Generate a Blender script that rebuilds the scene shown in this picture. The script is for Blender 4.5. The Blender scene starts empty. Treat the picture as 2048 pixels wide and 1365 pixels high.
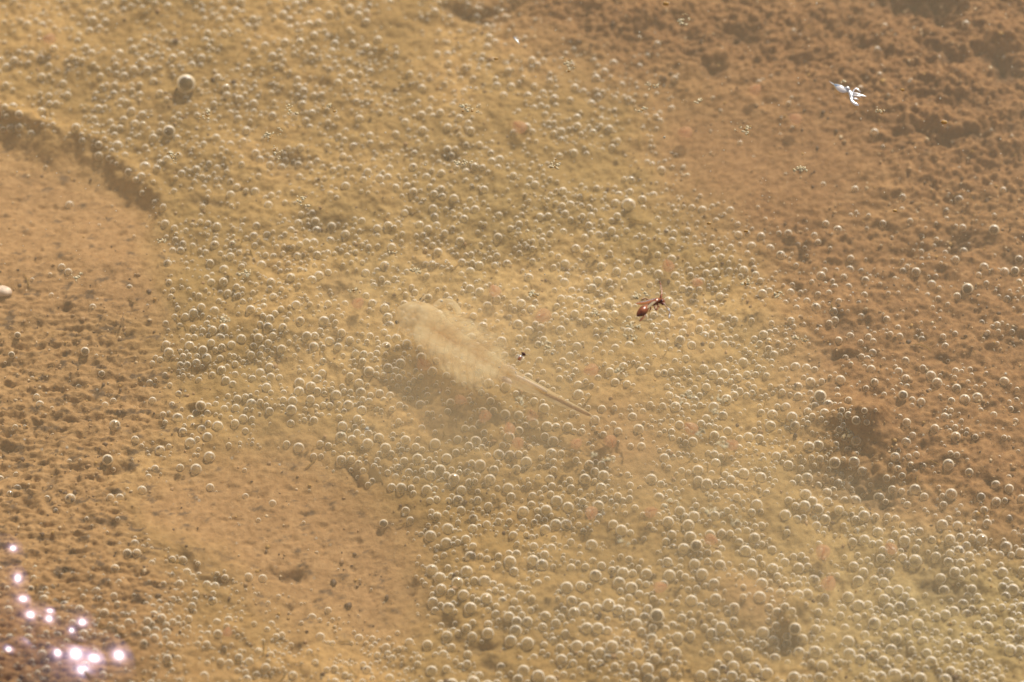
import bpy, math, random
import numpy as np
from mathutils import Vector

# ------------------------------------------------------------------ camera, sky, sun, exposure
scene = bpy.context.scene
C = scene.collection
MM = 0.001
DEPR = math.radians(57.0)          # the camera looks down into the pool
DIST = 0.240                       # lens to pool bed, metres
FRAME_W = 0.072                    # width of the bed that fills the frame, metres
BED = -0.008                       # general level of the pool bed below the water surface (z = 0)
FWD = np.array([0.0, math.cos(DEPR), -math.sin(DEPR)])
RIGHT = np.array([1.0, 0.0, 0.0])
UP = np.array([0.0, math.sin(DEPR), math.cos(DEPR)])
TARGET = np.array([0.0, 0.0, BED])
CAM = TARGET - FWD * DIST

cam_data = bpy.data.cameras.new('camera')
cam_data.sensor_width = 36.0
cam_data.lens = 36.0 * DIST / FRAME_W
cam_data.clip_start = 0.005
cam_data.clip_end = 200.0
cam_data.dof.use_dof = True
cam_data.dof.focus_distance = DIST - 0.0035
cam_data.dof.aperture_fstop = 34.0
cam_data.dof.aperture_blades = 0
cam = bpy.data.objects.new('camera', cam_data)
cam.location = CAM
cam.rotation_euler = (math.pi / 2 - DEPR, 0, 0)
C.objects.link(cam)
scene.camera = cam

SUN_ELEV = math.radians(45.0)
SUN_AZ = math.radians(24.0)        # to the right of straight ahead
world = bpy.data.worlds.new('World')
scene.world = world
world.use_nodes = True
wn = world.node_tree
sky = wn.nodes.new('ShaderNodeTexSky')
sky.sky_type = 'NISHITA'
sky.sun_disc = False
sky.sun_elevation = SUN_ELEV
sky.sun_rotation = SUN_AZ
sky.dust_density = 1.5
wn.nodes['Background'].inputs['Strength'].default_value = 0.085
wn.links.new(sky.outputs[0], wn.nodes['Background'].inputs['Color'])

sun_data = bpy.data.lights.new('sun', 'SUN')
sun_data.energy = 5.0
sun_data.angle = math.radians(0.53)
sun_data.color = (1.0, 0.93, 0.82)
sun = bpy.data.objects.new('sun', sun_data)
sd = Vector((math.cos(SUN_ELEV) * math.sin(SUN_AZ), math.cos(SUN_ELEV) * math.cos(SUN_AZ), math.sin(SUN_ELEV)))
sun.rotation_euler = sd.to_track_quat('Z', 'Y').to_euler()
sun.location = sd * 1.0
C.objects.link(sun)

scene.view_settings.view_transform = 'Standard'
scene.view_settings.look = 'None'
scene.view_settings.exposure = 0.14
scene.view_settings.gamma = 1.0
scene.render.engine = 'CYCLES'
cy = scene.cycles
cy.use_denoising = True
cy.max_bounces = 10
cy.diffuse_bounces = 3
cy.glossy_bounces = 5
cy.transmission_bounces = 8
cy.volume_bounces = 3
cy.transparent_max_bounces = 40
cy.sample_clamp_indirect = 4.0
cy.caustics_reflective = False
cy.caustics_refractive = False

rng = np.random.default_rng(7)
random.seed(7)

# ------------------------------------------------------------------ helpers
def ray_point(u, v, z):
    """Photo pixel (2048 wide) to the point of that ray at height z."""
    u = np.asarray(u, float); v = np.asarray(v, float); z = np.asarray(z, float)
    k = FRAME_W / 2048.0
    d = (FWD * DIST + RIGHT * ((u[..., None] - 1024) * k) + UP * ((682.5 - v[..., None]) * k))
    t = (z - CAM[2]) / d[..., 2]
    return CAM + d * t[..., None]

def P(u, v, z):
    return Vector(ray_point(np.array(u), np.array(v), np.array(z)).tolist())

def to_pixel(x, y, z):
    p = np.stack([x, y, z], -1) - CAM
    dep = p @ FWD
    k = FRAME_W / 2048.0
    return 1024 + (p @ RIGHT) / dep * DIST / k, 682.5 - (p @ UP) / dep * DIST / k

PX = FRAME_W / 2048.0              # one photo pixel at the bed, metres

def sstep(a, b, x):
    t = np.clip((x - a) / (b - a), 0, 1)
    return t * t * (3 - 2 * t)

def perlin(x, y, seed):
    r = np.random.default_rng(seed)
    n = 256
    perm = r.permutation(n)
    ang = r.uniform(0, 2 * np.pi, n)
    gx, gy = np.cos(ang), np.sin(ang)
    xi = np.floor(x).astype(int); yi = np.floor(y).astype(int)
    xf = x - xi; yf = y - yi
    def g(ix, iy, dx, dy):
        h = perm[(perm[ix & 255] + iy) & 255]
        return gx[h] * dx + gy[h] * dy
    u = xf**3 * (xf * (xf * 6 - 15) + 10); v = yf**3 * (yf * (yf * 6 - 15) + 10)
    a = g(xi, yi, xf, yf); b = g(xi + 1, yi, xf - 1, yf)
    c = g(xi, yi + 1, xf, yf - 1); d = g(xi + 1, yi + 1, xf - 1, yf - 1)
    return ((a + u * (b - a)) * (1 - v) + (c + u * (d - c)) * v) * 1.4

def fbm(x, y, seed, octaves=4, gain=0.5):
    s = 0; amp = 1
    for i in range(octaves):
        s = s + amp * perlin(x * 2**i, y * 2**i, seed + i * 17)
        amp *= gain
    return s

def worley(x, y, seed):
    r = np.random.default_rng(seed)
    px = r.random((256,)); py = r.random((256,)); perm = r.permutation(256)
    xi = np.floor(x).astype(int); yi = np.floor(y).astype(int)
    best = np.full(x.shape, 9.0)
    for dx in (-1, 0, 1):
        for dy in (-1, 0, 1):
            h = perm[(perm[(xi + dx) & 255] + yi + dy) & 255]
            d = (xi + dx + px[h] - x)**2 + (yi + dy + py[h] - y)**2
            best = np.minimum(best, d)
    return np.sqrt(best)

def poly_sd(u, v, poly):
    """Signed distance in photo pixels, positive inside."""
    d = np.full(u.shape, 1e9); inside = np.zeros(u.shape, bool)
    n = len(poly)
    for i in range(n):
        ax, ay = poly[i]; bx, by = poly[(i + 1) % n]
        ex, ey = bx - ax, by - ay
        t = np.clip(((u - ax) * ex + (v - ay) * ey) / (ex * ex + ey * ey), 0, 1)
        d = np.minimum(d, np.hypot(u - ax - t * ex, v - ay - t * ey))
        if ay != by:
            cross = ((ay > v) != (by > v)) & (u < (bx - ax) * (v - ay) / (by - ay) + ax)
            inside ^= cross
    return np.where(inside, d, -d)

def gauss(u, v, cx, cy_, rx, ry, rot=0.0):
    c, s = math.cos(math.radians(rot)), math.sin(math.radians(rot))
    a = ((u - cx) * c + (v - cy_) * s) / rx
    b = (-(u - cx) * s + (v - cy_) * c) / ry
    return np.exp(-(a * a + b * b))

def tag(o, label=None, cat=None, group=None, kind=None):
    if label: o['label'] = label
    if cat: o['category'] = cat
    if group: o['group'] = group
    if kind: o['kind'] = kind
    return o

def mesh_obj(name, verts, faces, mat, parent=None, smooth=True, loc=None):
    me = bpy.data.meshes.new(name)
    me.from_pydata([tuple(map(float, q)) for q in verts], [], [tuple(map(int, f)) for f in faces])
    if smooth:
        me.shade_smooth()
    me.materials.append(mat)
    o = bpy.data.objects.new(name, me)
    if loc is not None: o.location = loc
    C.objects.link(o)
    if parent is not None: o.parent = parent
    return o

def big_mesh(name, verts, tris, mat, smooth=True):
    me = bpy.data.meshes.new(name)
    verts = np.asarray(verts, np.float32); tris = np.asarray(tris, np.int32)
    k = tris.shape[1]
    me.vertices.add(len(verts)); me.vertices.foreach_set('co', verts.ravel())
    me.loops.add(tris.size); me.loops.foreach_set('vertex_index', tris.ravel())
    me.polygons.add(len(tris)); me.polygons.foreach_set('loop_start', np.arange(0, tris.size, k, dtype=np.int32))
    me.update(calc_edges=True)
    if smooth: me.shade_smooth()
    me.materials.append(mat)
    o = bpy.data.objects.new(name, me)
    C.objects.link(o)
    return o

def empty(name, loc):
    o = bpy.data.objects.new(name, None)
    o.empty_display_size = 0.002
    o.location = loc
    C.objects.link(o)
    return o

def icosphere(sub):
    t = (1 + 5**0.5) / 2
    v = [(-1, t, 0), (1, t, 0), (-1, -t, 0), (1, -t, 0), (0, -1, t), (0, 1, t), (0, -1, -t), (0, 1, -t), (t, 0, -1), (t, 0, 1), (-t, 0, -1), (-t, 0, 1)]
    f = [(0, 11, 5), (0, 5, 1), (0, 1, 7), (0, 7, 10), (0, 10, 11), (1, 5, 9), (5, 11, 4), (11, 10, 2), (10, 7, 6), (7, 1, 8), (3, 9, 4), (3, 4, 2), (3, 2, 6), (3, 6, 8), (3, 8, 9), (4, 9, 5), (2, 4, 11), (6, 2, 10), (8, 6, 7), (9, 8, 1)]
    v = [np.array(q) / np.linalg.norm(q) for q in v]
    for _ in range(sub):
        cache = {}; nf = []
        def mid(a, b):
            k = (min(a, b), max(a, b))
            if k not in cache:
                m = v[a] + v[b]; v.append(m / np.linalg.norm(m)); cache[k] = len(v) - 1
            return cache[k]
        for a, b, c in f:
            x, y, z = mid(a, b), mid(b, c), mid(c, a)
            nf += [(a, x, z), (b, y, x), (c, z, y), (x, y, z)]
        f = nf
    return np.array(v), np.array(f)

def tube(points, radii, n=10, flat=1.0, caps=True, up=(0, 0, 1)):
    """A smooth swept tube through the points with a radius at each; flat squeezes it along up."""
    pts = [np.array(p, float) for p in points]
    V = []; F = []
    m = len(pts)
    for i in range(m):
        a = pts[max(0, i - 1)]; b = pts[min(m - 1, i + 1)]
        t = (b - a); t /= max(np.linalg.norm(t), 1e-12)
        upv = np.array(up, float)
        if abs(t @ upv) > 0.95: upv = np.array([1.0, 0, 0])
        s = np.cross(t, upv); s /= np.linalg.norm(s)
        w = np.cross(s, t)
        for k in range(n):
            an = 2 * math.pi * k / n
            V.append(pts[i] + radii[i] * (math.cos(an) * s + flat * math.sin(an) * w))
    for i in range(m - 1):
        for k in range(n):
            k2 = (k + 1) % n
            F.append((i * n + k, i * n + k2, (i + 1) * n + k2, (i + 1) * n + k))
    if caps:
        for i, e in ((0, 0), (m - 1, 1)):
            V.append(pts[i]); c = len(V) - 1
            for k in range(n):
                k2 = (k + 1) % n
                F.append((i * n + k2, i * n + k, c) if e == 0 else (i * n + k, i * n + k2, c))
    return V, F

def spline(ctrl, per=6):
    """Catmull-Rom through rows of numbers."""
    c = np.array(ctrl, float)
    c = np.vstack([2 * c[0] - c[1], c, 2 * c[-1] - c[-2]])
    out = []
    for i in range(1, len(c) - 2):
        for k in range(per):
            t = k / per
            out.append(0.5 * ((2 * c[i]) + (-c[i - 1] + c[i + 1]) * t + (2 * c[i - 1] - 5 * c[i] + 4 * c[i + 1] - c[i + 2]) * t * t
                              + (-c[i - 1] + 3 * c[i] - 3 * c[i + 1] + c[i + 2]) * t**3))
    out.append(c[-2])
    return np.array(out)

def join(parts):
    V = []; F = []
    for v, f in parts:
        o = len(V)
        V += list(v); F += [tuple(i + o for i in q) for q in f]
    return V, F

# ------------------------------------------------------------------ materials
def new_mat(name):
    m = bpy.data.materials.new(name)
    m.use_nodes = True
    nt = m.node_tree
    for nd in list(nt.nodes): nt.nodes.remove(nd)
    out = nt.nodes.new('ShaderNodeOutputMaterial')
    return m, nt, out

def N(nt, kind, **kw):
    nd = nt.nodes.new(kind)
    for k, v in kw.items():
        if k in nd.inputs: nd.inputs[k].default_value = v
        else: setattr(nd, k, v)
    return nd

def mix_rgb(nt, fac, a, b):
    m = nt.nodes.new('ShaderNodeMix'); m.data_type = 'RGBA'
    for sock, val in ((m.inputs[0], fac), (m.inputs[6], a), (m.inputs[7], b)):
        if isinstance(val, bpy.types.NodeSocket): nt.links.new(val, sock)
        else: sock.default_value = val
    return m.outputs[2]

def ramp(nt, src, stops):
    r = nt.nodes.new('ShaderNodeValToRGB')
    e = r.color_ramp.elements
    while len(e) < len(stops): e.new(0.5)
    for el, (p, c) in zip(e, stops):
        el.position = p
        el.color = c if len(c) == 4 else (*c, 1)
    nt.links.new(src, r.inputs[0])
    return r.outputs[0]

def ground_material():
    m, nt, out = new_mat('pool_bed')
    L = nt.links.new
    geo = N(nt, 'ShaderNodeNewGeometry')
    at = N(nt, 'ShaderNodeAttribute', attribute_name='zone')
    sep = N(nt, 'ShaderNodeSeparateColor'); L(at.outputs['Color'], sep.inputs[0])
    def noise(scale, detail=4, rough=0.55):
        n = N(nt, 'ShaderNodeTexNoise', Scale=scale, Detail=detail, Roughness=rough)
        L(geo.outputs['Position'], n.inputs['Vector'])
        return n.outputs['Fac']
    n1 = noise(260, 4); n2 = noise(1500, 4, 0.65); n3 = noise(4200, 3, 0.7); n4 = noise(700, 3)
    mud = ramp(nt, n2, [(0.28, (0.22, 0.120, 0.046)), (0.5, (0.335, 0.190, 0.078)), (0.72, (0.42, 0.25, 0.110))])
    algae = ramp(nt, n2, [(0.30, (0.24, 0.138, 0.045)), (0.5, (0.45, 0.278, 0.102)), (0.70, (0.64, 0.425, 0.175))])
    brown = ramp(nt, n2, [(0.28, (0.120, 0.055, 0.019)), (0.5, (0.235, 0.118, 0.044)), (0.72, (0.34, 0.185, 0.076))])
    gold = ramp(nt, n1, [(0.35, (0.30, 0.190, 0.060)), (0.7, (0.42, 0.230, 0.085))])
    n5 = noise(75, 3, 0.6)
    a2 = mix_rgb(nt, 0.35, algae, gold)
    a2 = mix_rgb(nt, ramp(nt, n5, [(0.42, (0.75, 0.75, 0.75)), (0.62, (0, 0, 0))]), a2, (0.24, 0.148, 0.046, 1))
    a2 = mix_rgb(nt, at.outputs['Alpha'], a2, ramp(nt, n2, [(0.3, (0.15, 0.115, 0.045)), (0.5, (0.285, 0.220, 0.090)), (0.7, (0.42, 0.33, 0.15))]))
    c = mix_rgb(nt, sep.outputs[0], mud, a2)
    c = mix_rgb(nt, sep.outputs[1], c, brown)
    # dark organic grains and pale sand grains scattered over the mud
    sp = ramp(nt, n3, [(0.30, (1, 1, 1)), (0.37, (0, 0, 0))])
    dk = N(nt, 'ShaderNodeMath', operation='MULTIPLY'); L(sp, dk.inputs[0]); dk.inputs[1].default_value = 0.55
    c = mix_rgb(nt, dk.outputs[0], c, (0.10, 0.06, 0.03, 1))
    spw = ramp(nt, n3, [(0.66, (0, 0, 0)), (0.72, (1, 1, 1))])
    wk = N(nt, 'ShaderNodeMath', operation='MULTIPLY'); L(spw, wk.inputs[0]); wk.inputs[1].default_value = 0.4
    c = mix_rgb(nt, wk.outputs[0], c, (0.66, 0.52, 0.30, 1))
    c = mix_rgb(nt, sep.outputs[2], c, (0.075, 0.050, 0.032, 1))  # organic patches, and the shade of the pits put into the colour
    b = N(nt, 'ShaderNodeBsdfPrincipled', Roughness=0.75)
    b.inputs['Specular IOR Level'].default_value = 0.15
    L(c, b.inputs['Base Color'])
    bump = N(nt, 'ShaderNodeBump', Strength=0.55, Distance=0.00025)
    L(n2, bump.inputs['Height'])
    bump2 = N(nt, 'ShaderNodeBump', Strength=0.4, Distance=0.0001)
    L(n3, bump2.inputs['Height']); L(bump.outputs[0], bump2.inputs['Normal'])
    L(bump2.outputs[0], b.inputs['Normal'])
    L(b.outputs[0], out.inputs['Surface'])
    return m

def water_material():
    m, nt, out = new_mat('water')
    L = nt.links.new
    geo = N(nt, 'ShaderNodeNewGeometry')
    n = N(nt, 'ShaderNodeTexNoise', Scale=120, Detail=2)
    L(geo.outputs['Position'], n.inputs['Vector'])
    bump = N(nt, 'ShaderNodeBump', Strength=0.15, Distance=0.0004); L(n.outputs['Fac'], bump.inputs['Height'])
    fr = N(nt, 'ShaderNodeFresnel')      # a thin sheet: the same weak mirror from above and from below
    ior = N(nt, 'ShaderNodeMapRange'); ior.inputs['To Min'].default_value = 1.33; ior.inputs['To Max'].default_value = 1 / 1.33
    L(geo.outputs['Backfacing'], ior.inputs['Value']); L(ior.outputs[0], fr.inputs['IOR'])
    tr = N(nt, 'ShaderNodeBsdfTransparent'); tr.inputs[0].default_value = (1, 1, 1, 1)
    gl = N(nt, 'ShaderNodeBsdfGlossy', Roughness=0.08); L(bump.outputs[0], gl.inputs['Normal'])
    mx = N(nt, 'ShaderNodeMixShader')
    L(fr.outputs[0], mx.inputs[0]); L(tr.outputs[0], mx.inputs[1]); L(gl.outputs[0], mx.inputs[2])
    L(mx.outputs[0], out.inputs['Surface'])
    vol = N(nt, 'ShaderNodeVolumePrincipled', Density=18.0, Anisotropy=0.0)
    vol.inputs['Color'].default_value = (0.98, 0.80, 0.48, 1)
    L(vol.outputs[0], out.inputs['Volume'])
    return m

def bubble_material(name='gas_bubble', tint=(0.83, 0.835, 0.83, 1), rim_cream=0.52):
    """Gas under water: a clear middle inside a ring of total reflection, with pale cream put in for its bright crescent."""
    m, nt, out = new_mat(name)
    L = nt.links.new
    geo = N(nt, 'ShaderNodeNewGeometry')
    ior = N(nt, 'ShaderNodeMapRange'); ior.inputs['To Min'].default_value = 0.752; ior.inputs['To Max'].default_value = 1 / 1.05
    L(geo.outputs['Backfacing'], ior.inputs['Value'])
    fr = N(nt, 'ShaderNodeFresnel'); L(ior.outputs[0], fr.inputs['IOR'])
    t = N(nt, 'ShaderNodeBsdfTransparent'); t.inputs[0].default_value = tint
    g1 = N(nt, 'ShaderNodeBsdfGlossy', Roughness=0.05); g2 = N(nt, 'ShaderNodeBsdfGlossy', Roughness=0.37)
    gm = N(nt, 'ShaderNodeMixShader')
    rg = N(nt, 'ShaderNodeMapRange'); rg.inputs['From Min'].default_value = 0.025; rg.inputs['From Max'].default_value = 0.25; rg.inputs['To Max'].default_value = 0.75
    L(fr.outputs[0], rg.inputs['Value']); L(rg.outputs[0], gm.inputs[0])   # the rough ring blurs, the clear middle glints
    L(g1.outputs[0], gm.inputs[1]); L(g2.outputs[0], gm.inputs[2])
    mx = N(nt, 'ShaderNodeMixShader')
    L(fr.outputs[0], mx.inputs[0]); L(t.outputs[0], mx.inputs[1]); L(gm.outputs[0], mx.inputs[2])
    # pale cream standing in for the bright crescents, strongest towards the rim
    lw = N(nt, 'ShaderNodeLayerWeight', Blend=0.5)
    sk = N(nt, 'ShaderNodeMapRange'); sk.inputs['From Min'].default_value = 0.30; sk.inputs['From Max'].default_value = 0.70
    sk.inputs['To Min'].default_value = 0.05; sk.inputs['To Max'].default_value = rim_cream
    L(lw.outputs['Facing'], sk.inputs['Value'])
    front = N(nt, 'ShaderNodeMath', operation='SUBTRACT'); front.inputs[0].default_value = 1.0; L(geo.outputs['Backfacing'], front.inputs[1])
    amt = N(nt, 'ShaderNodeMath', operation='MULTIPLY'); L(sk.outputs[0], amt.inputs[0]); L(front.outputs[0], amt.inputs[1])
    df = N(nt, 'ShaderNodeBsdfDiffuse'); df.inputs[0].default_value = (0.97, 0.81, 0.53, 1)
    m2 = N(nt, 'ShaderNodeMixShader')
    L(amt.outputs[0], m2.inputs[0]); L(mx.outputs[0], m2.inputs[1]); L(df.outputs[0], m2.inputs[2])
    L(m2.outputs[0], out.inputs['Surface'])
    return m

def glint_material():
    m, nt, out = new_mat('glint_surface')
    L = nt.links.new
    fr = N(nt, 'ShaderNodeFresnel', IOR=1.33)
    tr = N(nt, 'ShaderNodeBsdfTransparent')
    g1 = N(nt, 'ShaderNodeBsdfGlossy', Roughness=0.19)
    g2 = N(nt, 'ShaderNodeBsdfGlossy', Roughness=0.27); g2.inputs[0].default_value = (0.72, 0.35, 1.0, 1)   # violet lobe put in for the colour fringe around the glints
    gl = N(nt, 'ShaderNodeMixShader'); gl.inputs[0].default_value = 0.35; L(g1.outputs[0], gl.inputs[1]); L(g2.outputs[0], gl.inputs[2])
    mx = N(nt, 'ShaderNodeMixShader')
    L(fr.outputs[0], mx.inputs[0]); L(tr.outputs[0], mx.inputs[1]); L(gl.outputs[0], mx.inputs[2])
    L(mx.outputs[0], out.inputs['Surface'])
    return m

def tissue(name, col, clear, col2=None, scale=900, gloss=0.0):
    """Soft see-through animal tissue or grain: diffuse and translucent, partly clear."""
    m, nt, out = new_mat(name)
    L = nt.links.new
    geo = N(nt, 'ShaderNodeNewGeometry')
    n = N(nt, 'ShaderNodeTexNoise', Scale=scale, Detail=3); L(geo.outputs['Position'], n.inputs['Vector'])
    c2 = col2 or tuple(x * 0.8 for x in col)
    c = ramp(nt, n.outputs['Fac'], [(0.35, col), (0.65, c2)])
    d = N(nt, 'ShaderNodeBsdfDiffuse'); L(c, d.inputs[0])
    t = N(nt, 'ShaderNodeBsdfTranslucent'); L(c, t.inputs[0])
    a = N(nt, 'ShaderNodeMixShader'); a.inputs[0].default_value = 0.45
    L(d.outputs[0], a.inputs[1]); L(t.outputs[0], a.inputs[2])
    last = a.outputs[0]
    if gloss:
        fr = N(nt, 'ShaderNodeFresnel', IOR=1.45)
        gl = N(nt, 'ShaderNodeBsdfGlossy', Roughness=gloss)
        gm = N(nt, 'ShaderNodeMixShader')
        L(fr.outputs[0], gm.inputs[0]); L(last, gm.inputs[1]); L(gl.outputs[0], gm.inputs[2]); last = gm.outputs[0]
    if clear:
        tr = N(nt, 'ShaderNodeBsdfTransparent')
        mx = N(nt, 'ShaderNodeMixShader'); mx.inputs[0].default_value = clear
        L(last, mx.inputs[1]); L(tr.outputs[0], mx.inputs[2]); last = mx.outputs[0]
    L(last, out.inputs['Surface'])
    return m

def shell(name, col, rough=0.3, col2=None, scale=2500, bumpy=0.2):
    m, nt, out = new_mat(name)
    L = nt.links.new
    geo = N(nt, 'ShaderNodeNewGeometry')
    n = N(nt, 'ShaderNodeTexNoise', Scale=scale, Detail=3); L(geo.outputs['Position'], n.inputs['Vector'])
    c = ramp(nt, n.outputs['Fac'], [(0.35, col), (0.65, col2 or tuple(x * 0.6 for x in col))])
    b = N(nt, 'ShaderNodeBsdfPrincipled', Roughness=rough); L(c, b.inputs['Base Color'])
    bp = N(nt, 'ShaderNodeBump', Strength=bumpy, Distance=0.0001); L(n.outputs['Fac'], bp.inputs['Height'])
    L(bp.outputs[0], b.inputs['Normal'])
    L(b.outputs[0], out.inputs['Surface'])
    return m

M = {
    'bed': ground_material(), 'water': water_material(), 'bubble': bubble_material(), 'glassy': bubble_material('dark_centre_bubble', (0.50, 0.51, 0.52, 1), 0.62), 'film': glint_material(),  # second bubble: darker tint stands in for the shade refracted in its middle
    'body': tissue('shrimp_body', (0.90, 0.79, 0.52), 0.62, (0.74, 0.55, 0.30)),
    'leg': tissue('shrimp_leg', (0.93, 0.83, 0.56), 0.85, (0.76, 0.58, 0.33)),
    'tail': tissue('shrimp_tail', (0.84, 0.70, 0.52), 0.50),
    'gut': tissue('shrimp_gut', (0.36, 0.21, 0.11), 0.35),
    'gold_gut': tissue('golden_gut', (0.72, 0.45, 0.14), 0.4),
    'milk': tissue('milky_lobe', (0.88, 0.76, 0.62), 0.25),
    'pink': tissue('pink_carapace', (0.76, 0.47, 0.28), 0.58, (0.66, 0.38, 0.20)),
    'orange': tissue('orange_innards', (0.55, 0.22, 0.06), 0.25),
    'grain': tissue('pale_grain', (0.95, 0.83, 0.54), 0.12, (0.88, 0.70, 0.38), 3000, 0.6),
    'goldgrain': tissue('golden_grain', (0.70, 0.42, 0.10), 0.1, (0.58, 0.30, 0.06), 3000, 0.6),
    'speck': tissue('white_speck', (0.86, 0.82, 0.68), 0.0, (0.80, 0.70, 0.50), 3000, 0.2),
    'black': shell('black_eye', (0.025, 0.02, 0.018), 0.12),
    'red': shell('red_shell', (0.32, 0.100, 0.034), 0.22, (0.14, 0.040, 0.016)),
    'darkred': shell('dark_red_shell', (0.10, 0.016, 0.012), 0.2),
    'amber': tissue('amber_wing', (0.55, 0.20, 0.05), 0.3, (0.42, 0.13, 0.03), 2500, 0.2),
    'clearwing': tissue('pale_wing', (0.80, 0.66, 0.40), 0.5, None, 2500, 0.2),
    'white': tissue('white_skin', (0.96, 0.92, 0.87), 0.0, (0.90, 0.84, 0.82), 2000, 0.2),
    'stem': tissue('orange_stem', (0.55, 0.24, 0.05), 0.1, None, 2000, 0.3),
    'pebble': shell('pale_pebble', (0.80, 0.62, 0.46), 0.5),
    'grit_tan': shell('tan_grit', (0.42, 0.25, 0.11), 0.7), 'grit_dark': shell('dark_grit', (0.12, 0.068, 0.032), 0.6),
    'grit_pale': shell('pale_grit', (0.70, 0.52, 0.30), 0.5), 'grit_gold': shell('gold_grit', (0.48, 0.27, 0.06), 0.5),
    'thread': tissue('algae_thread', (0.46, 0.31, 0.10), 0.15, (0.34, 0.22, 0.06)),
    'flake': tissue('mat_flake', (0.48, 0.33, 0.14), 0.0, (0.34, 0.21, 0.08)),
}

# ------------------------------------------------------------------ pool bed
BASIN = [(-260, 262), (60, 262), (150, 282), (205, 312), (262, 352), (300, 402), (330, 455), (345, 520), (350, 600), (330, 700), (-260, 700)]
SMOOTH_LOW = [(255, 960), (420, 900), (600, 890), (700, 950), (790, 1010), (835, 1100), (835, 1210), (780, 1270), (590, 1250), (430, 1130), (270, 1070)]
ROUGH_LEFT = [(-260, 610), (200, 620), (330, 720), (330, 860), (250, 960), (270, 1090), (350, 1180), (230, 1420), (-260, 1600)]
BROWN = [(960, -60), (2130, -60), (2130, 440), (1850, 440), (1660, 330), (1500, 210), (1250, 130), (1050, 60)]
SMOOTH_TOP = [(1330, 210), (1480, 190), (1700, 230), (1780, 330), (1700, 430), (1500, 470), (1380, 380), (1320, 290)]
RIGHT_MUD = [(1530, 430), (2130, 380), (2130, 1120), (1860, 1050), (1680, 930), (1590, 720)]

HOLES = [  # u, v, radius u, radius v, rotation, depth in mm
    (1830, 15, 95, 30, 8, 2.4), (1870, 42, 40, 18, 25, 1.2), (1480, 75, 40, 22, 10, 0.9), (940, 12, 60, 18, 10, 1.0), (1985, 135, 45, 20, 30, 1.0),
    (2020, 150, 40, 14, 0, 0.8), (1960, 275, 45, 16, 5, 0.9), (1880, 120, 30, 14, 20, 0.6), (1900, 290, 36, 16, 0, 0.6), (1430, 150, 34, 16, 20, 0.7),
    (1380, 100, 30, 14, 0, 0.6), (1720, 95, 26, 12, 0, 0.5), (895, 310, 30, 16, 0, 0.6), (580, 330, 34, 22, 20, 0.7), (640, 450, 50, 22, 0, 0.5),
    (1700, 650, 60, 16, 10, 0.6), (1690, 705, 44, 16, 10, 0.7), (1920, 490, 40, 16, 10, 0.8), (2030, 520, 30, 16, 10, 0.8), (2030, 690, 30, 20, 0, 0.6),
    (1700, 965, 85, 38, 12, 1.1), (1760, 985, 50, 30, 30, 0.8), (1560, 1290, 40, 26, 0, 0.5), (1880, 1170, 60, 36, 30, 0.8), (1800, 1300, 60, 20, 20, 0.5),
    (20, 890, 26, 12, 5, 0.9), (60, 1018, 20, 9, 0, 0.8), (105, 1005, 9, 16, 0, 0.7), (100, 960, 10, 16, 0, 0.6), (205, 1070, 16, 9, 20, 0.7),
    (240, 955, 20, 7, -10, 0.6), (565, 1140, 34, 9, 5, 0.6), (595, 1145, 20, 9, 0, 0.6), (570, 1205, 14, 7, 0, 0.5), (880, 1245, 26, 12, 10, 0.7),
    (915, 1275, 16, 9, 0, 0.5), (975, 1330, 22, 16, 30, 0.8), (960, 1290, 44, 9, 0, 0.6), (815, 1180, 12, 26, 0, 0.4), (710, 945, 9, 22, -30, 0.5),
    (600, 1290, 22, 10, -30, 0.7), (150, 845, 60, 8, 0, 0.4), (155, 755, 14, 7, 0, 0.5), (395, 745, 18, 10, 0, 0.4), (430, 1165, 30, 9, 0, 0.6),
    (380, 1135, 30, 9, 5, 0.5), (80, 645, 12, 8, 0, 0.4), (150, 612, 14, 9, 0, 0.4), (210, 555, 22, 9, 10, 0.3), (800, 790, 55, 20, 8, 0.5),
    (760, 770, 30, 14, 0, 0.4), (905, 830, 40, 25, 0, 0.5), (690, 575, 60, 24, 5, 0.4), (350, 215, 30, 14, -40, 0.5), (410, 400, 30, 10, 20, 0.6),
]
MOUNDS = [(1700, 850, 75, 34, 5, 1.6), (1745, 845, 50, 26, 0, 0.6), (1590, 1226, 30, 24, 0, 1.3), (1575, 1250, 24, 16, 0, 0.6), (1480, 1200, 60, 30, 10, 0.6),
          (395, 808, 24, 10, 0, 0.5), (1860, 260, 60, 24, 10, 0.6), (30, 232, 60, 12, 0, 0.8), (110, 248, 50, 10, 5, 0.5),
          (1990, 80, 50, 26, 20, 0.9), (1900, 180, 60, 24, 20, 0.5), (1640, 1010, 60, 20, 0, 0.4)]

def axis(lo, hi, step, reach):
    inner = np.arange(lo, hi + step / 2, step)
    out = []; s = step; x = hi
    while x < reach:
        s *= 1.35; x += s; out.append(x)
    out = np.array(out)
    left = lo - (out - hi)
    return np.concatenate([left[::-1], inner, out])

STEP = 0.12 * MM
gx = axis(-43 * MM, 43 * MM, STEP, 4.0)
gy = axis(-33 * MM, 38 * MM, STEP, 4.0)
X, Y = np.meshgrid(gx, gy, indexing='ij')
Uo, Vo = to_pixel(X, Y, np.full(X.shape, BED))
near = (Y > -0.06)
U = np.where(near, np.clip(Uo, -900, 2950), -900.0); V = np.where(near, np.clip(Vo, -700, 2100), 2100.0)
# wander the zone borders so that none runs straight
wob = 1.0 / MM
U = U + 26 * fbm(X * wob * 0.28, Y * wob * 0.28, 5, 3); V = V + 20 * fbm(X * wob * 0.28, Y * wob * 0.28, 9, 3)
xm, ym = X / MM, Y / MM

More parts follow.
